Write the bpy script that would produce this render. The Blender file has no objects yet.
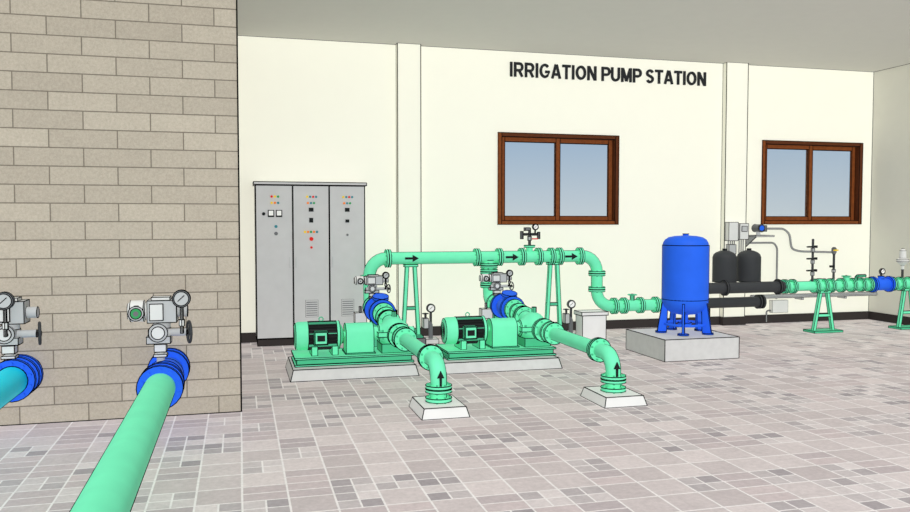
import bpy, bmesh, math, random
from mathutils import Vector, Matrix
random.seed(4)
sc=bpy.context.scene
try:
    sc.view_settings.view_transform='Standard'; sc.view_settings.look='None'
except Exception as e: print(e)
LS=1.25

# ------------------------------------------------------------ materials
def lin(c):
    return tuple(((v/255)/12.92 if v/255<=0.04045 else (((v/255)+0.055)/1.055)**2.4) for v in c)+(1,)
def mat(name,rgb,rough=.6,var=.03,metal=0,scale=6,spec=.15):
    m=bpy.data.materials.new(name); m.use_nodes=True
    nt=m.node_tree; b=nt.nodes['Principled BSDF']
    b.inputs['Roughness'].default_value=rough; b.inputs['Metallic'].default_value=metal
    b.inputs['Specular IOR Level'].default_value=spec
    tc=nt.nodes.new('ShaderNodeTexCoord'); n=nt.nodes.new('ShaderNodeTexNoise')
    n.inputs['Scale'].default_value=scale
    r=nt.nodes.new('ShaderNodeValToRGB'); c=lin(rgb)
    r.color_ramp.elements[0].position=.3; r.color_ramp.elements[1].position=.7
    r.color_ramp.elements[0].color=tuple(x*(1-var) for x in c[:3])+(1,)
    r.color_ramp.elements[1].color=tuple(min(1,x*(1+var)) for x in c[:3])+(1,)
    nt.links.new(tc.outputs['Object'],n.inputs['Vector']); nt.links.new(n.outputs['Fac'],r.inputs['Fac'])
    nt.links.new(r.outputs['Color'],b.inputs['Base Color'])
    return m
MINT=mat('mint_paint',(112,230,180),.6)
MINTD=mat('mint_dark',(78,184,140),.6)
BLUE=mat('blue_paint',(36,98,228),.6)
CYAN=mat('cyan_paint',(24,214,234),.5)
BLACK=mat('black_paint',(24,28,28),.6)
DARK=mat('dark_pipe',(56,58,60),.6)
LINE=mat('edge_line',(12,12,12),.9,0,spec=0)
GREY=mat('grey_metal',(180,182,182),.6)
LGREY=mat('light_grey',(212,213,210),.6)
DGREY=mat('dark_grey',(106,108,110),.6)
CAB=mat('cabinet_grey',(190,190,190),.6)
CONC=mat('concrete',(198,198,196),.9,.04,scale=14)
CONCW=mat('concrete_light',(222,222,219),.9,.03)
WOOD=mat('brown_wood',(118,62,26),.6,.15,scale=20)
WOODD=mat('dark_wood',(84,42,18),.6,.1,scale=20)  # brown wood with shade put into the colour, for right jamb and head
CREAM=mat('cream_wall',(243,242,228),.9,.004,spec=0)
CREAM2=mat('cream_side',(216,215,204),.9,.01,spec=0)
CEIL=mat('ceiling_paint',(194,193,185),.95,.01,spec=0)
SKIRT=mat('skirting_dark',(52,47,46),.8)
WHITE=mat('white_face',(235,235,232),.6)
RED=mat('red_lamp',(215,40,35)); GREEN=mat('green_lamp',(60,150,90)); YEL=mat('yellow_lamp',(235,200,50))
ORG=mat('orange_lamp',(235,130,50)); TEAL=mat('teal_lamp',(60,130,140))

class NT:
    def __init__(s,name,rough):
        s.m=bpy.data.materials.new(name); s.m.use_nodes=True; s.nt=s.m.node_tree; s.b=s.nt.nodes['Principled BSDF']
        s.b.inputs['Roughness'].default_value=rough; s.b.inputs['Specular IOR Level'].default_value=.05
        s.tc=s.nt.nodes.new('ShaderNodeTexCoord').outputs['Object']
    def L(s,a,b): s.nt.links.new(a,b)
    def n(s,t,**k):
        x=s.nt.nodes.new(t)
        for a,v in k.items(): setattr(x,a,v)
        return x
    def brick(s,vec,c1,c2,mo,bw,rh,ms,off=.5,sq=1,sqf=2):
        br=s.n('ShaderNodeTexBrick',offset=off,squash=sq,squash_frequency=sqf); s.L(vec,br.inputs['Vector'])
        br.inputs['Color1'].default_value=lin(c1); br.inputs['Color2'].default_value=lin(c2); br.inputs['Mortar'].default_value=lin(mo)
        br.inputs['Scale'].default_value=1; br.inputs['Mortar Size'].default_value=ms; br.inputs['Mortar Smooth'].default_value=.1
        br.inputs['Brick Width'].default_value=bw; br.inputs['Row Height'].default_value=rh; br.inputs['Bias'].default_value=0
        return br.outputs['Color']
    def noise(s,sc_,lo,hi,det=5,rough=.7):
        n=s.n('ShaderNodeTexNoise'); n.inputs['Scale'].default_value=sc_; n.inputs['Detail'].default_value=det; n.inputs['Roughness'].default_value=rough; s.L(s.tc,n.inputs['Vector'])
        r=s.n('ShaderNodeMapRange'); r.inputs[1].default_value=.32; r.inputs[2].default_value=.68; r.inputs[3].default_value=lo; r.inputs[4].default_value=hi
        s.L(n.outputs['Fac'],r.inputs[0]); return r.outputs[0]
    def mul(s,col,f):
        x=s.n('ShaderNodeVectorMath',operation='SCALE'); s.L(col,x.inputs[0]); s.L(f,x.inputs['Scale']); return x.outputs[0]
t=NT('split_stone_block',.9); sp=t.n('ShaderNodeSeparateXYZ'); t.L(t.tc,sp.inputs[0]); a=t.n('ShaderNodeMath',operation='ADD'); t.L(sp.outputs[0],a.inputs[0]); t.L(sp.outputs[1],a.inputs[1])
c=t.n('ShaderNodeCombineXYZ'); t.L(a.outputs[0],c.inputs[0]); t.L(sp.outputs[2],c.inputs[1])
col=t.brick(c.outputs[0],(171,162,147),(183,174,158),(122,115,103),.50,.145,.005)
col=t.mul(col,t.noise(42,.80,1.18,6,.9)); col=t.mul(col,t.noise(9,.965,1.035)); t.L(col,t.b.inputs['Base Color']); BRICK=t.m
t=NT('stone_floor_tile',.85); S=.26
big=t.brick(t.tc,(210,200,198),(188,178,177),(226,221,219),S,S,.007,off=0)
small=t.brick(t.tc,(158,151,153),(214,205,203),(226,221,219),S/2,S/2,.006,off=0)
half=t.brick(t.tc,(200,187,186),(178,168,169),(226,221,219),S,S/2,.006,off=0)
sc_=t.n('ShaderNodeVectorMath',operation='SCALE'); t.L(t.tc,sc_.inputs[0]); sc_.inputs['Scale'].default_value=1/S
fl=t.n('ShaderNodeVectorMath',operation='FLOOR'); t.L(sc_.outputs[0],fl.inputs[0])
mk=t.n('ShaderNodeVectorMath',operation='MULTIPLY'); t.L(fl.outputs[0],mk.inputs[0]); mk.inputs[1].default_value=(1,1,0)
wn=t.n('ShaderNodeTexWhiteNoise',noise_dimensions='3D'); t.L(mk.outputs[0],wn.inputs['Vector'])
g1=t.n('ShaderNodeMath',operation='GREATER_THAN'); t.L(wn.outputs['Value'],g1.inputs[0]); g1.inputs[1].default_value=.68
g2=t.n('ShaderNodeMath',operation='GREATER_THAN'); t.L(wn.outputs['Value'],g2.inputs[0]); g2.inputs[1].default_value=.45
m1=t.n('ShaderNodeMix',data_type='RGBA'); t.L(g2.outputs[0],m1.inputs[0]); t.L(big,m1.inputs[6]); t.L(half,m1.inputs[7])
m2=t.n('ShaderNodeMix',data_type='RGBA'); t.L(g1.outputs[0],m2.inputs[0]); t.L(m1.outputs[2],m2.inputs[6]); t.L(small,m2.inputs[7])
col=t.mul(m2.outputs[2],t.noise(28,.90,1.08)); col=t.mul(col,t.noise(6,.95,1.05)); t.L(col,t.b.inputs['Base Color']); TILE=t.m

# ------------------------------------------------------------ builder
def V(*a): return Vector(a[0]) if len(a)==1 else Vector(a)
def frame(ax):
    ax=V(ax).normalized()
    ref=Vector((0,0,1)) if abs(ax.z)<.9 else Vector((1,0,0))
    u=ax.cross(ref).normalized(); w=ax.cross(u).normalized()
    return ax,u,w
class B:
    def __init__(s,name,lw=.0045):
        s.name=name; s.lw=lw*LS; s.bm=bmesh.new(); s.nl=s.bm.faces.layers.int.new('nl'); s.mats=[]; s.extra=[]
    def mi(s,m):
        if m not in s.mats: s.mats.append(m)
        return s.mats.index(m)
    def face(s,vs,m,line=True):
        try: f=s.bm.faces.new(vs)
        except ValueError: return
        f.material_index=s.mi(m); f.smooth=True
        f[s.nl]=0 if line else 1
    def box(s,a,b,m,line=True):
        x0,y0,z0=[min(a[i],b[i]) for i in range(3)]; x1,y1,z1=[max(a[i],b[i]) for i in range(3)]
        v=[s.bm.verts.new(p) for p in [(x0,y0,z0),(x1,y0,z0),(x1,y1,z0),(x0,y1,z0),(x0,y0,z1),(x1,y0,z1),(x1,y1,z1),(x0,y1,z1)]]
        for q in [(0,3,2,1),(4,5,6,7),(0,1,5,4),(1,2,6,5),(2,3,7,6),(3,0,4,7)]: s.face([v[i] for i in q],m,line)
    def frustum(s,a,b,inset,m,line=True):
        x0,y0,z0=a; x1,y1,z1=b; i=inset
        v=[s.bm.verts.new(p) for p in [(x0,y0,z0),(x1,y0,z0),(x1,y1,z0),(x0,y1,z0),(x0+i,y0+i,z1),(x1-i,y0+i,z1),(x1-i,y1-i,z1),(x0+i,y1-i,z1)]]
        for q in [(0,3,2,1),(4,5,6,7),(0,1,5,4),(1,2,6,5),(2,3,7,6),(3,0,4,7)]: s.face([v[j] for j in q],m,line)
    def prism(s,pts,ext,m,line=True):
        ext=V(ext); a=[s.bm.verts.new(V(p)) for p in pts]; b=[s.bm.verts.new(V(p)+ext) for p in pts]
        s.face(a[::-1],m,line); s.face(b,m,line); n=len(pts)
        for i in range(n): s.face([a[i],a[(i+1)%n],b[(i+1)%n],b[i]],m,line)
    def lathe(s,o,ax,prof,m,seg=24,line=True):
        o=V(o); ax,u,w=frame(ax); rings=[]
        for r,h in prof:
            c=o+ax*h
            if r<1e-6: rings.append([s.bm.verts.new(c)])
            else: rings.append([s.bm.verts.new(c+(u*math.cos(2*math.pi*i/seg)+w*math.sin(2*math.pi*i/seg))*r) for i in range(seg)])
        for A,C in zip(rings[:-1],rings[1:]):
            for i in range(seg):
                j=(i+1)%seg
                if len(A)==1 and len(C)==1: continue
                if len(A)==1: s.face([A[0],C[j],C[i]],m,line)
                elif len(C)==1: s.face([A[i],A[j],C[0]],m,line)
                else: s.face([A[i],A[j],C[j],C[i]],m,line)
        if len(rings[0])>1: s.face(rings[0][::-1],m,line)
        if len(rings[-1])>1: s.face(rings[-1],m,line)
    def cyl(s,p,q,r,m,seg=20,r2=None,line=True):
        p=V(p);q=V(q); s.lathe(p,q-p,[(r,0),(r if r2 is None else r2,(q-p).length)],m,seg,line)
    def flange(s,p,ax,r,m,t=.03,bolts=8,bm=None,br=None):
        p=V(p); a,u,w=frame(ax); s.cyl(p-a*t/2,p+a*t/2,r,m,24)
        rb=br or r*.085
        for i in range(bolts):
            an=2*math.pi*(i+.5)/bolts; c=p+(u*math.cos(an)+w*math.sin(an))*r*.82
            s.cyl(c-a*(t/2+rb*1.2),c+a*(t/2+rb*1.2),rb,bm or MINTD,6,line=False)
    def pair(s,p,ax,r,m,t=.024,gap=.008,**k):
        p=V(p); a=V(ax).normalized()
        s.flange(p-a*(t/2+gap/2),a,r,m,t,0); s.flange(p+a*(t/2+gap/2),a,r,m,t,0)
        a,u,w=frame(a); rb=r*.09
        for i in range(8):
            an=2*math.pi*(i+.5)/8; c=p+(u*math.cos(an)+w*math.sin(an))*r*.82
            s.cyl(c-a*(t+gap+rb),c+a*(t+gap+rb),rb,k.get('bm',MINTD),6,line=False)
    def tube(s,pts,r,m,bend=.2,seg=20,n=7,line=True,seam=None):
        pts=[V(p) for p in pts]; path=[pts[0]]
        for i in range(1,len(pts)-1):
            a=(pts[i-1]-pts[i]); b=(pts[i+1]-pts[i]); d=min(bend,a.length*.49,b.length*.49)
            a.normalize(); b.normalize(); ang=a.angle(b)
            if ang>3.1: path.append(pts[i]); continue
            rad=d*math.tan(ang/2); c=pts[i]+(a+b).normalized()*(rad/math.sin(ang/2))
            p0=pts[i]+a*d-c; p1=pts[i]+b*d-c; tot=p0.angle(p1); axs=p0.cross(p1).normalized()
            for k in range(n+1): path.append(c+Matrix.Rotation(tot*k/n,3,axs)@p0)
        path.append(pts[-1])
        q=[path[0]]
        for p in path[1:]:
            if (p-q[-1]).length>1e-5: q.append(p)
        path=q; tans=[]
        for i in range(len(path)):
            tans.append((path[min(i+1,len(path)-1)]-path[max(i-1,0)]).normalized())
        _,u,w=frame(tans[0]); rings=[]
        for i,t in enumerate(tans):
            if i>0:
                ro=tans[i-1].rotation_difference(t); u=ro@u
            u=(u-t*u.dot(t)).normalized(); w=t.cross(u)
            rings.append([s.bm.verts.new(path[i]+(u*math.cos(2*math.pi*k/seg)+w*math.sin(2*math.pi*k/seg))*r) for k in range(seg)])
        for A,C in zip(rings[:-1],rings[1:]):
            for i in range(seg): s.face([A[i],A[(i+1)%seg],C[(i+1)%seg],C[i]],m,line)
        s.face(rings[0][::-1],m,line); s.face(rings[-1],m,line)
        if seam:  # added drawn strokes imitating the pipe's silhouette edges on both sides
            sv=V(seam).normalized()
            for sg in (-1,1):
                ps=[]
                for p,t in zip(path,tans):
                    nn=t.cross(sv)
                    ps.append(p+nn.normalized()*r*sg if nn.length>.25 else None)
                for p,q in zip(ps[:-1],ps[1:]):
                    if p and q: s.line(p,q)
    def torus(s,c,ax,R,r,m,seg=24,ss=8):
        c=V(c); a,u,w=frame(ax); rings=[]
        for i in range(seg):
            t=2*math.pi*i/seg; d=u*math.cos(t)+w*math.sin(t)
            rings.append([s.bm.verts.new(c+d*(R+r*math.cos(2*math.pi*k/ss))+a*r*math.sin(2*math.pi*k/ss)) for k in range(ss)])
        for i in range(seg):
            A=rings[i]; C=rings[(i+1)%seg]
            for k in range(ss): s.face([A[k],A[(k+1)%ss],C[(k+1)%ss],C[k]],m,False)
    def wheel(s,c,ax,R,m,sp=4):
        s.torus(c,ax,R,R*.13,m); c=V(c); a,u,w=frame(ax)
        s.cyl(c-a*R*.15,c+a*R*.15,R*.2,m,12)
        for i in range(sp):
            t=2*math.pi*i/sp+.4; s.cyl(c,c+(u*math.cos(t)+w*math.sin(t))*R,R*.08,m,6,line=False)
    def gauge(s,c,R,ax=(0,-1,0),m=None):
        c=V(c); a=V(ax).normalized()
        s.cyl(c-a*R*.35,c+a*R*.3,R,DGREY,24); s.cyl(c+a*R*.3,c+a*R*.33,R*.82,m or WHITE,24)
        s.cyl(c+a*R*.3+Vector((-R*.4,0,-R*.3)),c+a*R*.38+Vector((R*.35,0,R*.4)),R*.06,BLACK,5,line=False)
    def line(s,p,q,r=None): s.extra.append((V(p),V(q),r or s.lw))
    def done(s,thr=32):
        bm=s.bm; bm.normal_update()
        bmesh.ops.recalc_face_normals(bm,faces=bm.faces[:])
        segs=list(s.extra); th=math.radians(thr)
        for e in bm.edges:
            lf=e.link_faces
            if len(lf)!=2 or lf[0][s.nl] or lf[1][s.nl]: continue
            if e.calc_face_angle(0)>th: segs.append((e.verts[0].co.copy(),e.verts[1].co.copy(),s.lw))
        li=s.mi(LINE) if segs else 0
        for p,q,r in segs:
            if (q-p).length<1e-6: continue
            a,u,w=frame(q-p); R=[]
            for c in (p-a*r*.5,q+a*r*.5):
                R.append([bm.verts.new(c+(u*math.cos(t)+w*math.sin(t))*r) for t in (0.3,2.39,4.49)])
            for k in range(3):
                f=bm.faces.new([R[0][k],R[0][(k+1)%3],R[1][(k+1)%3],R[1][k]]); f.material_index=li; f.smooth=False
        me=bpy.data.meshes.new(s.name); bm.to_mesh(me); bm.free()
        for m in s.mats: me.materials.append(m)
        me.set_sharp_from_angle(angle=math.radians(32))
        o=bpy.data.objects.new(s.name,me); sc.collection.objects.link(o)
        return o

# ------------------------------------------------------------ room
WY=10.9; RX=9.91; H=4.0
b=B('floor'); b.box((-6.5,-1.5,-.15),(RX+.2,WY+.2,0),TILE,False); b.done()
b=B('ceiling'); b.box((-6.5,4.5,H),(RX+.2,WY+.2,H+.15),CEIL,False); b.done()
W1=(3.545,5.415); W2=(7.855,9.715); WZ=(1.55,2.85)
b=B('wall_back',.004)
for x0,x1 in ((0,W1[0]),(W1[1],W2[0]),(W2[1],RX+.2)): b.box((x0,WY,0),(x1,WY+.2,H),CREAM,False)
for x0,x1 in (W1,W2):
    b.box((x0,WY,0),(x1,WY+.2,WZ[0]),CREAM,False); b.box((x0,WY,WZ[1]),(x1,WY+.2,H),CREAM,False)
b.line((0,WY,H),(RX,WY,H),.008); b.line((RX,WY,0),(RX,WY,H),.008); b.done()
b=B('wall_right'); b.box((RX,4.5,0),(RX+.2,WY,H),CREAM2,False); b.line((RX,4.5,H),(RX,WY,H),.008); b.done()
b=B('wall_left',.006); b.box((-6.5,6.93,0),(0,WY+.2,H),BRICK,True); b.done()
for n,(x0,x1) in enumerate(((2.09,2.41),(7.15,7.52))):
    b=B('wall_column',.006); b.box((x0,WY-.1,0),(x1,WY,H),CREAM,True)
    b.box((x0-.015,WY-.115,0),(x1+.015,WY,.13),SKIRT,False); b.done()
b=B('baseboard_back')
for x0,x1 in ((0,2.07),(2.43,7.13),(7.54,RX)): b.box((x0,WY-.02,0),(x1,WY,.13),SKIRT,False)
b.done()
b=B('baseboard_right'); b.box((RX-.02,4.5,0),(RX,WY-.02,.13),SKIRT,False); b.done()
g=bpy.data.materials.new('window_glass'); g.use_nodes=True; nt=g.node_tree; nt.nodes.clear()
o=nt.nodes.new('ShaderNodeOutputMaterial'); t=nt.nodes.new('ShaderNodeBsdfTransparent'); t.inputs[0].default_value=(.94,.96,.98,1)
gl=nt.nodes.new('ShaderNodeBsdfGlossy'); gl.inputs['Roughness'].default_value=.05; mx=nt.nodes.new('ShaderNodeMixShader'); mx.inputs[0].default_value=.04
nt.links.new(t.outputs[0],mx.inputs[1]); nt.links.new(gl.outputs[0],mx.inputs[2]); nt.links.new(mx.outputs[0],o.inputs[0])
for n,(x0,x1) in enumerate((W1,W2)):
    b=B('window_%d'%(n+1),.005); f=.055; z0,z1=WZ; ya,yb=WY-.02,WY+.14
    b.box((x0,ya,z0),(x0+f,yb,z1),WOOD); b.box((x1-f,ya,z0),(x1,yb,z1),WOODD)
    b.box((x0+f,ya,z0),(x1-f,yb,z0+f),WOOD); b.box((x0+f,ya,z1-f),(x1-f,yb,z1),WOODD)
    xm=(x0+x1)/2
    for k,(a,c,y) in enumerate(((x0+f,xm+.03,WY+.04),(xm-.03,x1-f,WY+.08))):
        s_=.065; a0,c0=z0+f,z1-f
        b.box((a,y,a0),(a+s_,y+.035,c0),WOOD); b.box((c-s_,y,a0),(c,y+.035,c0),WOOD)
        b.box((a+s_,y,a0),(c-s_,y+.035,a0+s_),WOOD); b.box((a+s_,y,c0-s_),(c-s_,y+.035,c0),WOOD)
        b.box((a+s_,y+.014,a0+s_),(c-s_,y+.02,c0-s_),g,False)
    b.done()

# ------------------------------------------------------------ bold wall lettering
def arc(cx,cy,rx,ry,a0,a1,n=12): return [(cx+rx*math.cos(math.radians(a0+(a1-a0)*i/n)),cy+ry*math.sin(math.radians(a0+(a1-a0)*i/n))) for i in range(n+1)]
bowl=[(.1,.91)]+arc(.44,.68,.22,.23,90,-90,10)+[(.1,.45)]
Gl={'I':(.22,[[(.11,0),(.11,1)]]),
'R':(.76,[[(.1,0),(.1,1)],bowl,[(.40,.47),(.66,0)]]),'P':(.70,[[(.1,0),(.1,1)],bowl]),
'G':(.84,[arc(.43,.5,.33,.41,42,325,18)+[(.70,.20),(.73,.46)],[(.46,.44),(.82,.44)]]),
'A':(.80,[[(.09,0),(.37,.98)],[(.71,0),(.43,.98)],[(.2,.29),(.6,.29)]]),
'T':(.68,[[(0,.91),(.68,.91)],[(.34,0),(.34,.9)]]),
'O':(.86,[arc(.43,.5,.33,.41,0,360,24)]),
'N':(.76,[[(.1,0),(.1,1)],[(.66,0),(.66,1)],[(.13,.96),(.63,.04)]]),
'U':(.76,[[(.1,1),(.1,.36)]+arc(.38,.36,.28,.27,180,360,12)+[(.66,1)]]),
'M':(.90,[[(.1,0),(.1,1)],[(.80,0),(.80,1)],[(.14,.96),(.45,.06)],[(.76,.96),(.45,.06)]]),
'S':(.70,[arc(.35,.70,.24,.21,20,180,9)+[(.13,.62),(.24,.55),(.46,.47),(.575,.38)]+arc(.35,.30,.235,.21,0,-160,9)])}
txt='IRRIGATION PUMP STATION'; tot=sum((Gl[c][0] if c!=' ' else .22)+.10 for c in txt)-.10
LM=mat('sign_letters',(36,38,40),.8); b=B('wall_sign_lettering',.003); X=3.72; hh=.205; sxx=3.13/tot; cur=0
def ribbon(pts,t):
    n=len(pts); Lf=[];Rt=[]
    for i in range(n):
        d0=Vector(pts[i])-Vector(pts[i-1]) if i else None; d1=Vector(pts[i+1])-Vector(pts[i]) if i<n-1 else None
        if d0 is None: d=d1.normalized()
        elif d1 is None: d=d0.normalized()
        else: d=(d0.normalized()+d1.normalized()).normalized()
        nn=Vector((-d.y,d.x)); Lf.append(Vector(pts[i])+nn*t/2); Rt.append(Vector(pts[i])-nn*t/2)
    return Lf,Rt
dep=0
for ch in txt:
    if ch!=' ':
        for st in Gl[ch][1]:
            st=[(p[0]*sxx,p[1]*hh) for p in st]; Lf,Rt=ribbon(st,.036); dep=(dep+1)%3
            for i in range(len(Lf)-1):
                q=[Lf[i],Lf[i+1],Rt[i+1],Rt[i]]
                b.prism([(X+cur*sxx+p.x,WY-.022-.0006*dep,3.642+min(max(p.y,-.002),hh+.002)) for p in q],(0,.022+.0006*dep,0),LM,False)
    cur+=(Gl[ch][0] if ch!=' ' else .22)+.10
b.done()

# ------------------------------------------------------------ control panel
b=B('pump_control_panel',.005); X0,X1,Y0,Y1=.20,1.59,10.48,10.87
b.box((X0+.01,Y0+.03,0),(X1-.01,Y1,.09),SKIRT); b.box((X0,Y0+.02,.09),(X1,Y1,2.06),CAB); b.box((X0-.02,Y0-.02,2.06),(X1+.02,Y1,2.095),CAB)
dw=(X1-X0)/3
for k in range(3):
    a=X0+k*dw; b.box((a+.006,Y0,.1),(a+dw-.006,Y0+.02,2.05),CAB)
    b.box((a+(.03 if k else dw-.05),Y0-.02,1.0),(a+(.045 if k else dw-.035),Y0,1.14),GREY,False)
def dot(x,z,m,r=.016): b.cyl((x,Y0-.015,z),(x,Y0,z),r,m,10,line=False)
for k in range(3):
    cx=X0+(k+.5)*dw
    if k==0:
        for i,mm in enumerate((RED,YEL,GREEN)): dot(cx-.03+i*.04,1.91,mm)
        for i,mm in enumerate((YEL,ORG,TEAL)): dot(cx-.03+i*.04,1.83,mm)
        for i in range(2):
            b.box((cx-.08+i*.1,Y0-.012,1.65),(cx-.0+i*.1,Y0,1.74),BLACK,False); b.box((cx-.068+i*.1,Y0-.016,1.67),(cx-.012+i*.1,Y0,1.73),WHITE,False)
        dot(cx-.13,1.69,BLACK,.022); dot(cx+.02,1.53,TEAL,.02); dot(cx+.02,1.44,DGREY,.024)
    else:
        for i,mm in enumerate((YEL,TEAL,RED,TEAL)): dot(cx-.05+i*.038,1.91,mm,.015)
        for i,mm in enumerate((ORG,TEAL,GREEN)): dot(cx-.04+i*.038,1.83,mm,.015)
        b.box((cx-.03,Y0-.012,1.72),(cx+.03,Y0,1.77),BLACK,False)
        if k==1:
            b.box((cx-.025,Y0-.012,1.58),(cx+.025,Y0,1.64),BLACK,False)
            for i,mm in enumerate((YEL,ORG,GREEN,ORG,TEAL)): dot(cx-.08+i*.038,1.46,mm,.016)
            dot(cx,1.37,RED,.026); dot(cx,1.26,RED,.016)
        else:
            b.box((cx-.025,Y0-.012,1.58),(cx+.025,Y0,1.62),BLACK,False); dot(cx,1.42,DGREY)
        for i in range(7): b.box((cx-.07,Y0-.004,.38+i*.028),(cx+.07,Y0,.390+i*.028),DGREY,False)
        b.line((cx-.08,Y0,.36),(cx+.08,Y0,.36),.002);b.line((cx-.08,Y0,.58),(cx+.08,Y0,.58),.002);b.line((cx-.08,Y0,.36),(cx-.08,Y0,.58),.002);b.line((cx+.08,Y0,.36),(cx+.08,Y0,.58),.002)
b.done()

def arrow(b,c,d,L=.17,w=.06,n=(0,-1,0)):
    c=V(c); d=V(d).normalized(); n=V(n); s=d.cross(n)
    pts=[c-d*L/2-s*w*.16,c+d*L*.05-s*w*.16,c+d*L*.05-s*w*.5,c+d*L/2,c+d*L*.05+s*w*.5,c+d*L*.05+s*w*.16,c-d*L/2+s*w*.16]
    b.prism([p+n*.006 for p in pts],-n*.014,BLACK,False)

def actuator(b,o,s,body,gauge=True,dial=GREEN,sx=None,gx=.14):
    sx=sx or s
    o=V(o); P=lambda x,y,z:o+Vector((x*sx,y*s,z*s))
    b.cyl(P(0,-.06,0),P(0,.06,0),.14*s,body,24)
    b.cyl(P(-.03,0,.1),P(-.03,0,.3),.032*s,GREY,14)
    b.box(P(-.08,-.05,.17),P(.02,.05,.19),LGREY); b.box(P(-.075,-.045,.21),P(.015,.045,.27),LGREY)
    b.box(P(-.13,-.07,.28),P(.05,.07,.335),GREY)
    b.cyl(P(-.04,-.1,.37),P(-.04,.1,.37),.072*s,GREY,20); b.cyl(P(-.04,-.11,.37),P(-.04,-.1,.37),.05*s,LGREY,16)
    b.cyl(P(-.12,0,.36),P(.17,0,.36),.03*s,GREY,14); b.wheel(P(.19,0,.36),(1,.25,0),.085*s,DARK)
    b.box(P(-.12,-.09,.45),P(.10,.09,.625),GREY); b.box(P(-.1,-.1,.47),P(.0,-.09,.6),LGREY); b.box(P(-.09,-.06,.625),P(.05,.06,.65),LGREY)
    b.lathe(P(-.27,0,.54),(1,0,0),[(.06*s,0),(.085*s,.02*sx),(.085*s,.12*sx),(.07*s,.13*sx),(.07*s,.16*sx)],LGREY,22)
    b.cyl(P(-.2,-.115,.53),P(-.2,-.07,.53),.058*s,GREY,18); b.cyl(P(-.2,-.12,.53),P(-.2,-.115,.53),.042*s,dial,16)
    b.cyl(P(-.2,-.124,.53),P(-.2,-.12,.53),.02*s,DGREY,12,line=False)
    b.cyl(P(.1,0,.53),P(.18,0,.53),.045*s,GREY,14); b.cyl(P(.0,.0,.4),P(.0,.0,.46),.05*s,GREY,14)
    if gauge:
        gy=-.08 if gx>.1 else -.14
        b.cyl(P(gx,gy,.36),P(gx,gy,.6),.012*s,LGREY,8); b.cyl(P(gx,gy,.42),P(gx,gy,.47),.022*s,LGREY,6)
        b.cyl(P(gx,gy,.37),P(gx,0,.37),.012*s,LGREY,8)
        b.gauge(P(gx,gy-.02,.64),.068*s,m=GREY)

# ------------------------------------------------------------ tank outlet lines
def outlet(x,pm,yend,gx,ya,fl,yact):
    z=.43; b=B('tank_outlet_pipe',.0032)
    b.cyl((x,6.70,z),(x,6.93,z),.105,BLUE,24)
    b.tube([(x,ya,z),(x,yend,z),(x,yend,0)],.105,pm,.25,28,seam=(x,0,z-1.6))
    for yy in fl: b.flange((x,yy,z),(0,1,0),.155,BLUE,.038,10,bm=BLUE,br=.015)
    L=6.8-ya
    b.lathe((x,ya,z),(0,1,0),[(.108,0),(.112,L*.12),(.122,L*.3),(.122,L*.6),(.112,L*.8),(.11,L)],BLUE,24)
    actuator(b,(x,yact,z),.93,BLUE,True,GREEN if pm is MINT else DGREY,gx=gx)
    b.done()
outlet(-.55,MINT,1.2,.14,5.95,(6.76,6.64,6.08,5.96),6.36)
outlet(-1.62,CYAN,1.2,-.02,6.48,(6.72,6.62,6.50),6.56)

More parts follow.
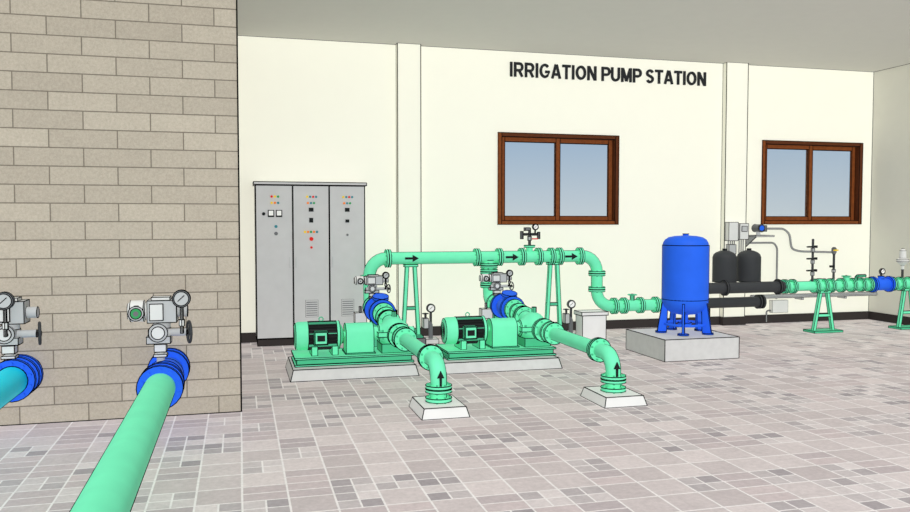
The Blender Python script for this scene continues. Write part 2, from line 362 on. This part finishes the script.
# ------------------------------------------------------------ pumps
DZ=.53
def pump(vx,bx0,bx1):
    b=B('concrete_plinth',.005); b.frustum((bx0,8.08,0),(bx1,8.95,.112),.03,CONC); b.done()
    b=B('irrigation_pump',.004); cy,cz=8.5,.40
    b.box((vx-1.07,8.24,.12),(vx+.16,8.80,.135),MINT); b.box((vx-1.07,8.24,.19),(vx+.16,8.80,.205),MINT)
    b.box((vx-1.05,8.27,.135),(vx+.14,8.77,.19),MINTD)
    m0=vx-1.06; r=.148
    b.lathe((m0,cy,cz),(1,0,0),[(.10,0),(.135,.012),(r,.04),(r,.14)],MINT,28)
    for i in range(5): b.torus((m0-.002,cy,cz),(1,0,0),.02+.018*i,.003,BLACK,16,4)
    b.cyl((m0+.14,cy,cz),(m0+.44,cy,cz),r*.86,BLACK,28)
    for i in range(26):
        an=2*math.pi*i/26; d=Vector((0,math.cos(an),math.sin(an))); t=Vector((0,-math.sin(an),math.cos(an)))*.0035
        p=Vector((m0+.145,cy,cz)); b.prism([p+d*.115-t,p+d*.115+t,p+d*.152+t,p+d*.152-t],(.285,0,0),BLACK if i%4 else MINTD,False)
    b.lathe((m0+.435,cy,cz),(1,0,0),[(r,0),(r,.03),(.11,.05),(.07,.07),(.03,.075),(.03,.13)],MINT,28)
    b.box((m0+.19,cy-.20,cz-.075),(m0+.33,cy-.13,cz+.065),MINTD); b.box((m0+.2,cy-.215,cz-.065),(m0+.32,cy-.2,cz+.055),MINT)
    b.box((m0+.22,cy-.22,cz-.035),(m0+.30,cy-.215,cz+.025),BLACK,False)
    b.torus((m0+.28,cy,cz+.17),(0,1,0),.022,.006,MINTD,12,6)
    for xx in (.17,.38):
        b.box((m0+xx,cy-.14,.205),(m0+xx+.06,cy+.14,.30),MINT)
    g0=vx-.53; n=8
    pts=[(g0,cy-.12,.205)]+[(g0,cy-.12*math.cos(math.pi*k/n),.42+.1*math.sin(math.pi*k/n)) for k in range(n+1)]+[(g0,cy+.12,.205)]
    b.prism(pts,(.29,0,0),MINT)
    b.box((g0-.01,cy-.15,.205),(g0+.30,cy+.15,.22),MINTD)
    b.lathe((vx-.26,cy,cz),(1,0,0),[(.05,0),(.07,.01),(.07,.08),(.09,.09),(.10,.12),(.15,.17),(.175,.22),(.175,.28),(.15,.33),(.10,.38),(.09,.40),(.065,.41),(.06,.47),(.03,.49)],MINT,28)
    b.box((vx-.20,cy-.16,cz-.025),(vx+.18,cy+.16,cz+.025),MINT)
    for xx in (-.15,-.03,.1):
        for yy in (-.14,.14): b.cyl((vx+xx,cy+yy,cz-.05),(vx+xx,cy+yy,cz+.05),.014,MINTD,6,line=False)
    b.box((vx-.16,cy-.15,.205),(vx+.14,cy+.15,.30),MINTD)
    b.cyl((vx,cy,cz+.15),(vx,cy,cz+.23),.025,MINT,10)
    b.cyl((vx,cy-.12,.41),(vx,cy-.28,.41),.08,MINT); b.cyl((vx,cy+.1,.42),(vx,cy+.3,.48),.08,MINT)
    b.flange((vx,cy-.285,.41),(0,1,0),.125,MINT,.03,8); b.flange((vx,cy+.31,.48),(0,1,0),.125,MINT,.03,8)
    b.done()
    b=B('suction_pipe',.004); zz=.41
    b.tube([(vx,8.18,zz),(vx,6.5,zz),(vx,6.5,.09)],.068,MINT,.17,24,seam=(vx*.5,7*.2,zz-1.6))
    b.cyl((vx,8.19,zz),(vx,7.98,zz),.095,MINT,24,r2=.068)
    for yy,rr in ((8.175,.125),(8.0,.115),(7.90,.115)): b.flange((vx,yy,zz),(0,1,0),rr,MINT,.028,8)
    b.pair((vx,6.80,zz),(0,1,0),.11,MINT)
    b.pair((vx,6.5,.20),(0,0,1),.11,MINT); b.flange((vx,6.5,.11),(0,0,1),.11,MINT,.03,8)
    arrow(b,(vx,6.428,.29),(0,0,1),.14,.06); b.done()
    b=B('concrete_pad',.004); b.frustum((vx-.20,6.25,0),(vx+.20,6.76,.085),.025,CONCW); b.done()
    b=B('discharge_valve_train',.004)
    b.cyl((vx,8.845,.48),(vx,9.12,DZ),.095,MINT,22,r2=.08)
    for yy,rr in ((8.862,.125),(9.0,.12),(9.17,.125)): b.flange((vx,yy,.48+(yy-8.84)*.15),(0,1,0),rr,MINT,.028,8)
    b.flange((vx,9.24,DZ),(0,1,0),.155,BLUE,.035,8,bm=BLUE); b.flange((vx,9.62,DZ),(0,1,0),.155,BLUE,.035,8,bm=BLUE)
    b.lathe((vx,9.24,DZ),(0,1,0),[(.085,0),(.10,.05),(.13,.12),(.135,.2),(.11,.3),(.085,.38)],BLUE,24)
    b.cyl((vx,9.40,DZ+.08),(vx,9.36,DZ+.17),.08,BLUE,18); b.flange((vx,9.36,DZ+.17),(0,-.3,1),.095,BLUE,.03,6,bm=BLUE)
    b.cyl((vx+.12,9.42,DZ),(vx+.19,9.42,DZ),.02,DARK,8); b.box((vx+.17,9.30,DZ-.01),(vx+.185,9.44,DZ+.02),DARK)
    b.cyl((vx,9.62,DZ),(vx,9.895,DZ),.08,MINT); b.flange((vx,9.71,DZ),(0,1,0),.135,MINT,.03,8); b.flange((vx,9.87,DZ),(0,1,0),.135,MINT,.03,8)
    actuator(b,(vx,9.79,DZ+.02),.60,MINT,True,LGREY,sx=.92)
    b.box((vx-.26,9.66,DZ-.16),(vx-.12,9.78,DZ-.04),LGREY); b.cyl((vx-.19,9.72,DZ-.04),(vx-.19,9.72,DZ+.03),.015,GREY,8); b.cyl((vx-.2,9.76,DZ-.1),(vx-.05,9.8,DZ-.05),.012,GREY,8)
    b.box((vx-.05,9.8,0),(vx+.05,9.86,DZ-.09),MINTD)
    b.done()
pump(1.6,.475,1.78); pump(3.2,2.03,3.37)

# ------------------------------------------------------------ discharge header
HY=10.2; HZ=1.12; R=.076
b=B('discharge_header_pipe',.0042)
b.tube([(1.6,9.9,DZ),(1.6,HY,DZ),(1.6,HY,HZ),(4.76,HY,HZ),(4.76,HY,.42),(6.1,HY,.42)],R,MINT,.22,24,seam=(.3,1,-.06))
b.tube([(3.2,9.9,DZ),(3.2,HY,DZ),(3.2,HY,HZ-.04)],R,MINT,.2,24,seam=(.3,1,-.06))
for x in (1.84,3.03,3.34,3.66,3.90,4.08,4.20,4.50): b.pair((x,HY,HZ),(1,0,0),.115,MINT)
for x,z in ((1.6,.87),(3.2,.93),(3.2,1.01),(4.76,.88),(4.76,.66),(3.2,.75)): b.pair((x,HY,z),(0,0,1),.115,MINT)
for x in (5.02,5.17,5.42,5.66): b.pair((x,HY,.42),(1,0,0),.11,MINT)
b.cyl((5.3,HY,.42),(5.3,HY,.56),.03,MINT,10); b.wheel((5.3,HY,.57),(0,0,1),.06,MINTD)
for x in (2.14,3.50,4.345): arrow(b,(x,HY-.078,HZ),(1,0,0),.18,.09)
b.cyl((3.77,HY,HZ),(3.77,HY,HZ+.14),.045,MINT,14); b.flange((3.77,HY,HZ+.14),(0,0,1),.075,MINT,.025,6)
b.cyl((3.77,HY,HZ+.15),(3.77,HY,HZ+.38),.016,DGREY,8); b.cyl((3.77,HY,HZ+.22),(3.77,HY,HZ+.27),.03,GREY,8); b.cyl((3.66,HY,HZ+.30),(3.9,HY,HZ+.30),.014,DGREY,8)
b.cyl((3.66,HY,HZ+.24),(3.66,HY,HZ+.34),.022,DGREY,8); b.cyl((3.90,HY,HZ+.24),(3.90,HY,HZ+.33),.02,DGREY,8)
b.cyl((3.80,HY-.02,HZ+.24),(3.88,HY-.02,HZ+.24),.009,RED,6,line=False); b.gauge((3.85,HY-.01,HZ+.40),.04); b.cyl((3.85,HY,HZ+.30),(3.85,HY,HZ+.38),.008,DGREY,6)
b.box((3.70,HY-.03,HZ+.35),(3.77,HY+.03,HZ+.39),DGREY)
b.done()
for x in (2.14,4.12):
    b=B('pipe_support_frame',.004)
    b.box((x-.15,HY-.2,0),(x+.15,HY+.25,.10),DGREY)
    b.box((x-.13,HY-.16,.10),(x+.13,HY+.2,.125),MINTD)
    for sx in (-1,1):
        b.prism([(x+sx*.05-.022,HY-.02,HZ-.10),(x+sx*.05+.022,HY-.02,HZ-.10),(x+sx*.10+.022,HY-.02,.125),(x+sx*.10-.022,HY-.02,.125)],(0,.05,0),MINT)
    b.box((x-.085,HY-.045,HZ-.11),(x+.085,HY+.06,HZ-.083),MINT)
    b.box((x-.1,HY-.015,.45),(x+.1,HY+.02,.49),MINTD)
    b.done()
    b=B('pressure_gauge_stand',.0035); gx=x+.27
    b.box((gx-.08,HY-.05,0),(gx+.09,HY+.13,.06),CONC)
    b.tube([(gx-.09,HY+.03,.27),(gx,HY+.03,.27),(gx,HY+.03,.05)],.03,DGREY,.07,12,5); b.cyl((gx,HY+.03,.25),(gx,HY+.03,.42),.014,DGREY,8)
    b.box((gx-.1,HY-.02,.2),(gx-.04,HY+.08,.33),GREY); b.cyl((gx-.07,HY+.03,.3),(gx-.07,HY+.03,.38),.012,DGREY,8); b.wheel((gx-.07,HY+.03,.39),(0,0,1),.04,DARK)
    b.gauge((gx,HY+.02,.46),.055); b.done()
b=B('concrete_pipe_block',.005); b.box((4.40,9.86,0),(4.74,10.08,.34),CONCW); b.box((4.38,9.84,.34),(4.76,10.10,.385),CONCW); b.done()

# ------------------------------------------------------------ blue tank
b=B('tank_plinth',.005); b.box((4.65,8.15,0),(5.61,9.1,.25),CONC); b.done()
b=B('pressure_vessel',.0042); cx,cy=5.19,8.64; r=.272
prof=[(.05,.47),(.14,.485),(.21,.52),(.252,.57),(r,.62),(r,.66)]+[(r,.9),(r,1.2),(r,1.29)]+[(.265,1.335),(.243,1.375),(.20,1.405),(.13,1.42),(.06,1.425),(0,1.427)]
b.lathe((cx,cy,0),(0,0,1),prof,BLUE,36)
for z in (.66,1.31): b.torus((cx,cy,z),(0,0,1),r-.001,.005,LINE,40,4)
for sg in (-1,1):
    d=Vector((cy,-cx,0)).normalized()*r*sg; b.line(Vector((cx,cy,.62))+d,Vector((cx,cy,1.31))+d)
b.cyl((cx,cy,1.42),(cx,cy,1.445),.035,BLUE,12)
for k in range(5):
    a=math.radians(20+72*k); d=Vector((math.cos(a),math.sin(a),0)); t=Vector((-math.sin(a),math.cos(a),0))*.012; c=Vector((cx,cy,0))
    b.prism([c+d*.21-t+Vector((0,0,.60)),c+d*.272-t+Vector((0,0,.62)),c+d*.33-t+Vector((0,0,.265)),c+d*.22-t+Vector((0,0,.265))],t*2,BLUE)
    b.cyl(c+d*.285+Vector((0,0,.256)),c+d*.285+Vector((0,0,.27)),.065,BLUE,14)
b.torus((cx,cy,.36),(0,0,1),.24,.016,BLUE)
b.cyl((cx,cy,.33),(cx,cy,.48),.04,BLUE,14); b.flange((cx,cy,.36),(0,0,1),.08,BLUE,.03,6,bm=BLUE)
b.done()

# ------------------------------------------------------------ dark pipes and vessels
LY=9.8; LZ=.67
b=B('dark_discharge_pipe',.004); b.tube([(6.11,HY,.42),(7.34,HY,.42)],.075,DARK,.1,20)
b.flange((7.33,HY,.42),(1,0,0),.10,DARK,.03,0); b.flange((7.38,HY,.42),(1,0,0),.10,DARK,.03,0); b.flange((6.15,HY,.42),(1,0,0),.11,DARK,.03,0)
b.cyl((6.5,HY,0),(6.5,HY,.36),.03,DARK,10); b.box((6.42,HY-.08,0),(6.58,HY+.08,.02),DARK)
b.done()
b=B('booster_line_pipe',.004)
b.tube([(6.05,HY-.1,LZ),(6.05,LY,LZ),(7.45,LY,LZ)],.078,DARK,.12,20)
for x in (6.5,7.36): b.flange((x,LY,LZ),(1,0,0),.105,DARK,.03,0)
for x in (6.72,7.10):
    b.cyl((x,LY,LZ),(x,LY+.3,LZ),.03,DARK,10); b.cyl((x,LY+.3,LZ-.03),(x,LY+.3,LZ+.035),.03,DARK,10)
b.tube([(7.45,LY,LZ),(RX,LY,LZ)],.065,MINT,.1,20,seam=(.7,1,-.1))
for x in (7.47,7.60,7.97,8.12,8.24,8.42,8.60,8.76,8.90,9.32,9.46,9.62,9.8): b.pair((x,LY,LZ),(1,0,0),.10,MINT,.02)
b.lathe((8.96,LY,LZ),(1,0,0),[(.07,0),(.09,.08),(.09,.22),(.07,.30)],BLUE,20)
b.flange((8.97,LY,LZ),(1,0,0),.115,BLUE,.03,6,bm=BLUE); b.flange((9.26,LY,LZ),(1,0,0),.115,BLUE,.03,6,bm=BLUE)
b.cyl((9.12,LY,LZ+.08),(9.12,LY,LZ+.12),.045,BLUE,14); b.cyl((9.12,LY,LZ+.12),(9.12,LY,LZ+.17),.01,GREY,8); b.gauge((9.12,LY-.02,LZ+.19),.042)
b.cyl((8.51,LY,LZ),(8.51,LY,LZ+.12),.045,MINT,12); b.wheel((8.51,LY,LZ+.13),(0,0,1),.06,MINTD)
b.cyl((8.05,LY,LZ),(8.05,LY,LZ+.1),.035,MINT,12)
b.tube([(8.68,LY,LZ+.02),(8.68,LY,LZ+.13),(8.84,LY,LZ+.13)],.02,MINT,.04,10,4)
b.done()
for x in (6.72,7.12):
    b=B('expansion_vessel',.004); r=.168; y=LY+.34
    b.lathe((x,y,0),(0,0,1),[(.10,.707),(r,.73),(r,.85),(r,1.0),(r,1.08)]+[(r*math.cos(math.radians(a)),1.08+.10*math.sin(math.radians(a))) for a in (25,45,65,80)]+[(0,1.18)],DARK,28)
    b.cyl((x,y,1.17),(x,y,1.20),.03,DARK,10); b.done()
for x,w in ((8.13,1),(9.6,.9)):
    b=B('booster_line_support',.004)
    for sx in (-1,1):
        b.prism([(x+sx*.06-.02,LY-.02,LZ-.10),(x+sx*.06+.02,LY-.02,LZ-.10),(x+sx*.16*w+.02,LY-.02,.02),(x+sx*.16*w-.02,LY-.02,.02)],(0,.045,0),MINT)
    b.box((x-.09,LY-.04,LZ-.105),(x+.09,LY+.05,LZ-.075),MINT); b.box((x-.12,LY-.015,.22),(x+.12,LY+.02,.26),MINT)
    b.box((x-.24*w,LY-.12,0),(x+.24*w,LY+.12,.03),MINTD); b.done()
def tree(x,ztop,kind):
    b=B('instrument_manifold',.003); z=LZ+.07
    b.cyl((x,LY,z-.005),(x,LY,ztop),.013,DGREY,8)
    if kind==0:
        k=z+.08
        for i in range(3):
            b.cyl((x,LY,k),(x,LY,k+.05),.025,GREY,8); b.cyl((x-.08,LY,k+.07),(x+.05,LY,k+.07),.009,DGREY,8); b.box((x+.04,LY-.02,k+.055),(x+.065,LY+.02,k+.09),BLACK,False)
            b.box((x-.09,LY-.02,k+.06),(x-.065,LY+.02,k+.08),BLACK,False); k+=.17
    elif kind==1:
        b.cyl((x,LY,z+.12),(x,LY,z+.16),.025,GREY,8); b.box((x-.06,LY-.02,z+.19),(x-.01,LY+.02,z+.22),BLACK,False)
        b.lathe((x,LY,ztop-.10),(0,0,1),[(.02,0),(.035,.03),(.035,.08),(.02,.10)],DGREY,14); b.box((x-.03,LY-.045,ztop-.05),(x+.04,LY-.02,ztop-.03),YEL,False)
    else:
        b.lathe((x,LY,z+.14),(0,0,1),[(.02,0),(.025,.06),(.085,.12),(.085,.15),(.05,.17),(.045,.28),(.02,.31)],LGREY,20)
    b.done()
tree(7.93,1.34,0); tree(8.29,1.22,1); tree(9.5,1.05,2)

b=B('wall_junction_box',.0042); cy=WY-.1
b.box((7.16,cy-.10,1.30),(7.32,cy,1.58),LGREY); b.box((7.35,cy-.10,1.32),(7.50,cy,1.56),LGREY); b.box((7.38,cy-.11,1.44),(7.47,cy-.10,1.52),GREY); b.box((7.18,cy-.08,1.10),(7.30,cy,1.24),GREY)
for i in range(4): b.cyl((7.19+.035*i,cy-.04,1.24),(7.19+.035*i,cy-.04,1.30),.008,DGREY,6,line=False)
for i in range(3): b.cyl((7.38+.035*i,cy-.04,.95),(7.38+.035*i,cy-.04,1.32),.008,DGREY,6,line=False)
b.done()
b=B('instrument_shelf',.004); b.box((7.56,WY-.3,1.36),(7.88,WY,1.38),LGREY); b.prism([(7.58,WY-.01,1.36),(7.58,WY-.27,1.36),(7.58,WY-.01,1.2)],(.015,0,0),GREY)
b.lathe((7.70,WY-.16,1.38),(0,0,1),[(.04,0),(.03,.03),(.03,.07)],GREY,12); b.cyl((7.70,WY-.24,1.49),(7.70,WY-.08,1.49),.06,DGREY,16); b.cyl((7.70,WY-.245,1.49),(7.70,WY-.24,1.49),.045,BLUE,14); b.box((7.74,WY-.2,1.44),(7.82,WY-.1,1.53),DGREY)
b.done()
b=B('wall_conduit',.002)
b.tube([(7.88,WY-.03,1.48),(8.25,WY-.03,1.48),(8.36,WY-.03,1.40),(8.40,WY-.03,1.16),(8.55,WY-.03,1.12),(9.15,WY-.03,1.10)],.014,GREY,.06,8,4)
b.tube([(7.5,WY-.03,1.26),(8.08,WY-.03,1.26),(8.14,WY-.03,1.18),(8.14,WY-.03,.38)],.012,GREY,.05,8,4)
b.box((8.02,WY-.1,.17),(8.30,WY-.02,.36),LGREY); b.tube([(8.02,WY-.05,.2),(7.95,WY-.05,.2),(7.95,WY-.05,.02)],.01,GREY,.03,8,3)
b.done()
b=B('wall_pipe_rail',.003); b.cyl((7.6,WY-.15,.43),(RX,WY-.15,.43),.03,GREY,10)
for x in (8.5,9.3): b.box((x,WY-.17,.37),(x+.03,WY,.40),GREY)
b.done()

# ------------------------------------------------------------ light
w=bpy.data.worlds.new('sky'); sc.world=w; w.use_nodes=True; nt=w.node_tree; bg=nt.nodes['Background']
tc=nt.nodes.new('ShaderNodeTexCoord'); sp=nt.nodes.new('ShaderNodeSeparateXYZ'); rp=nt.nodes.new('ShaderNodeValToRGB')
nt.links.new(tc.outputs['Generated'],sp.inputs[0]); nt.links.new(sp.outputs[2],rp.inputs[0]); nt.links.new(rp.outputs[0],bg.inputs[0])
e=rp.color_ramp.elements; e[0].position=0; e[0].color=(.90,.98,1,1); e[1].position=.11; e[1].color=(.54,.72,.92,1)
x=e.new(.3); x.color=(.94,.95,.96,1); x=e.new(.6); x.color=(1,1,1,1)
bg.inputs[1].default_value=.68
def sun(n,d,s,ang,sh=False):
    l=bpy.data.lights.new(n,'SUN'); l.energy=s; l.angle=math.radians(ang); l.use_shadow=sh
    o=bpy.data.objects.new(n,l); sc.collection.objects.link(o); o.rotation_euler=V(d).to_track_quat('-Z','Y').to_euler()
sun('sun_key',(.15,1,-.88),2.4,20)
sun('sun_floor_bounce',(-.1,.35,1),.9,40)
sun('sun_side_fill',(1,.3,-.3),.4,40)

# ------------------------------------------------------------ camera
cd=bpy.data.cameras.new('camera'); cd.sensor_width=36; cd.lens=36*805/910; cd.clip_start=.05
co=bpy.data.objects.new('camera',cd); sc.collection.objects.link(co); co.location=(0,0,1.6)
co.rotation_euler=(math.radians(90-2.49),0,math.radians(-15)); sc.camera=co
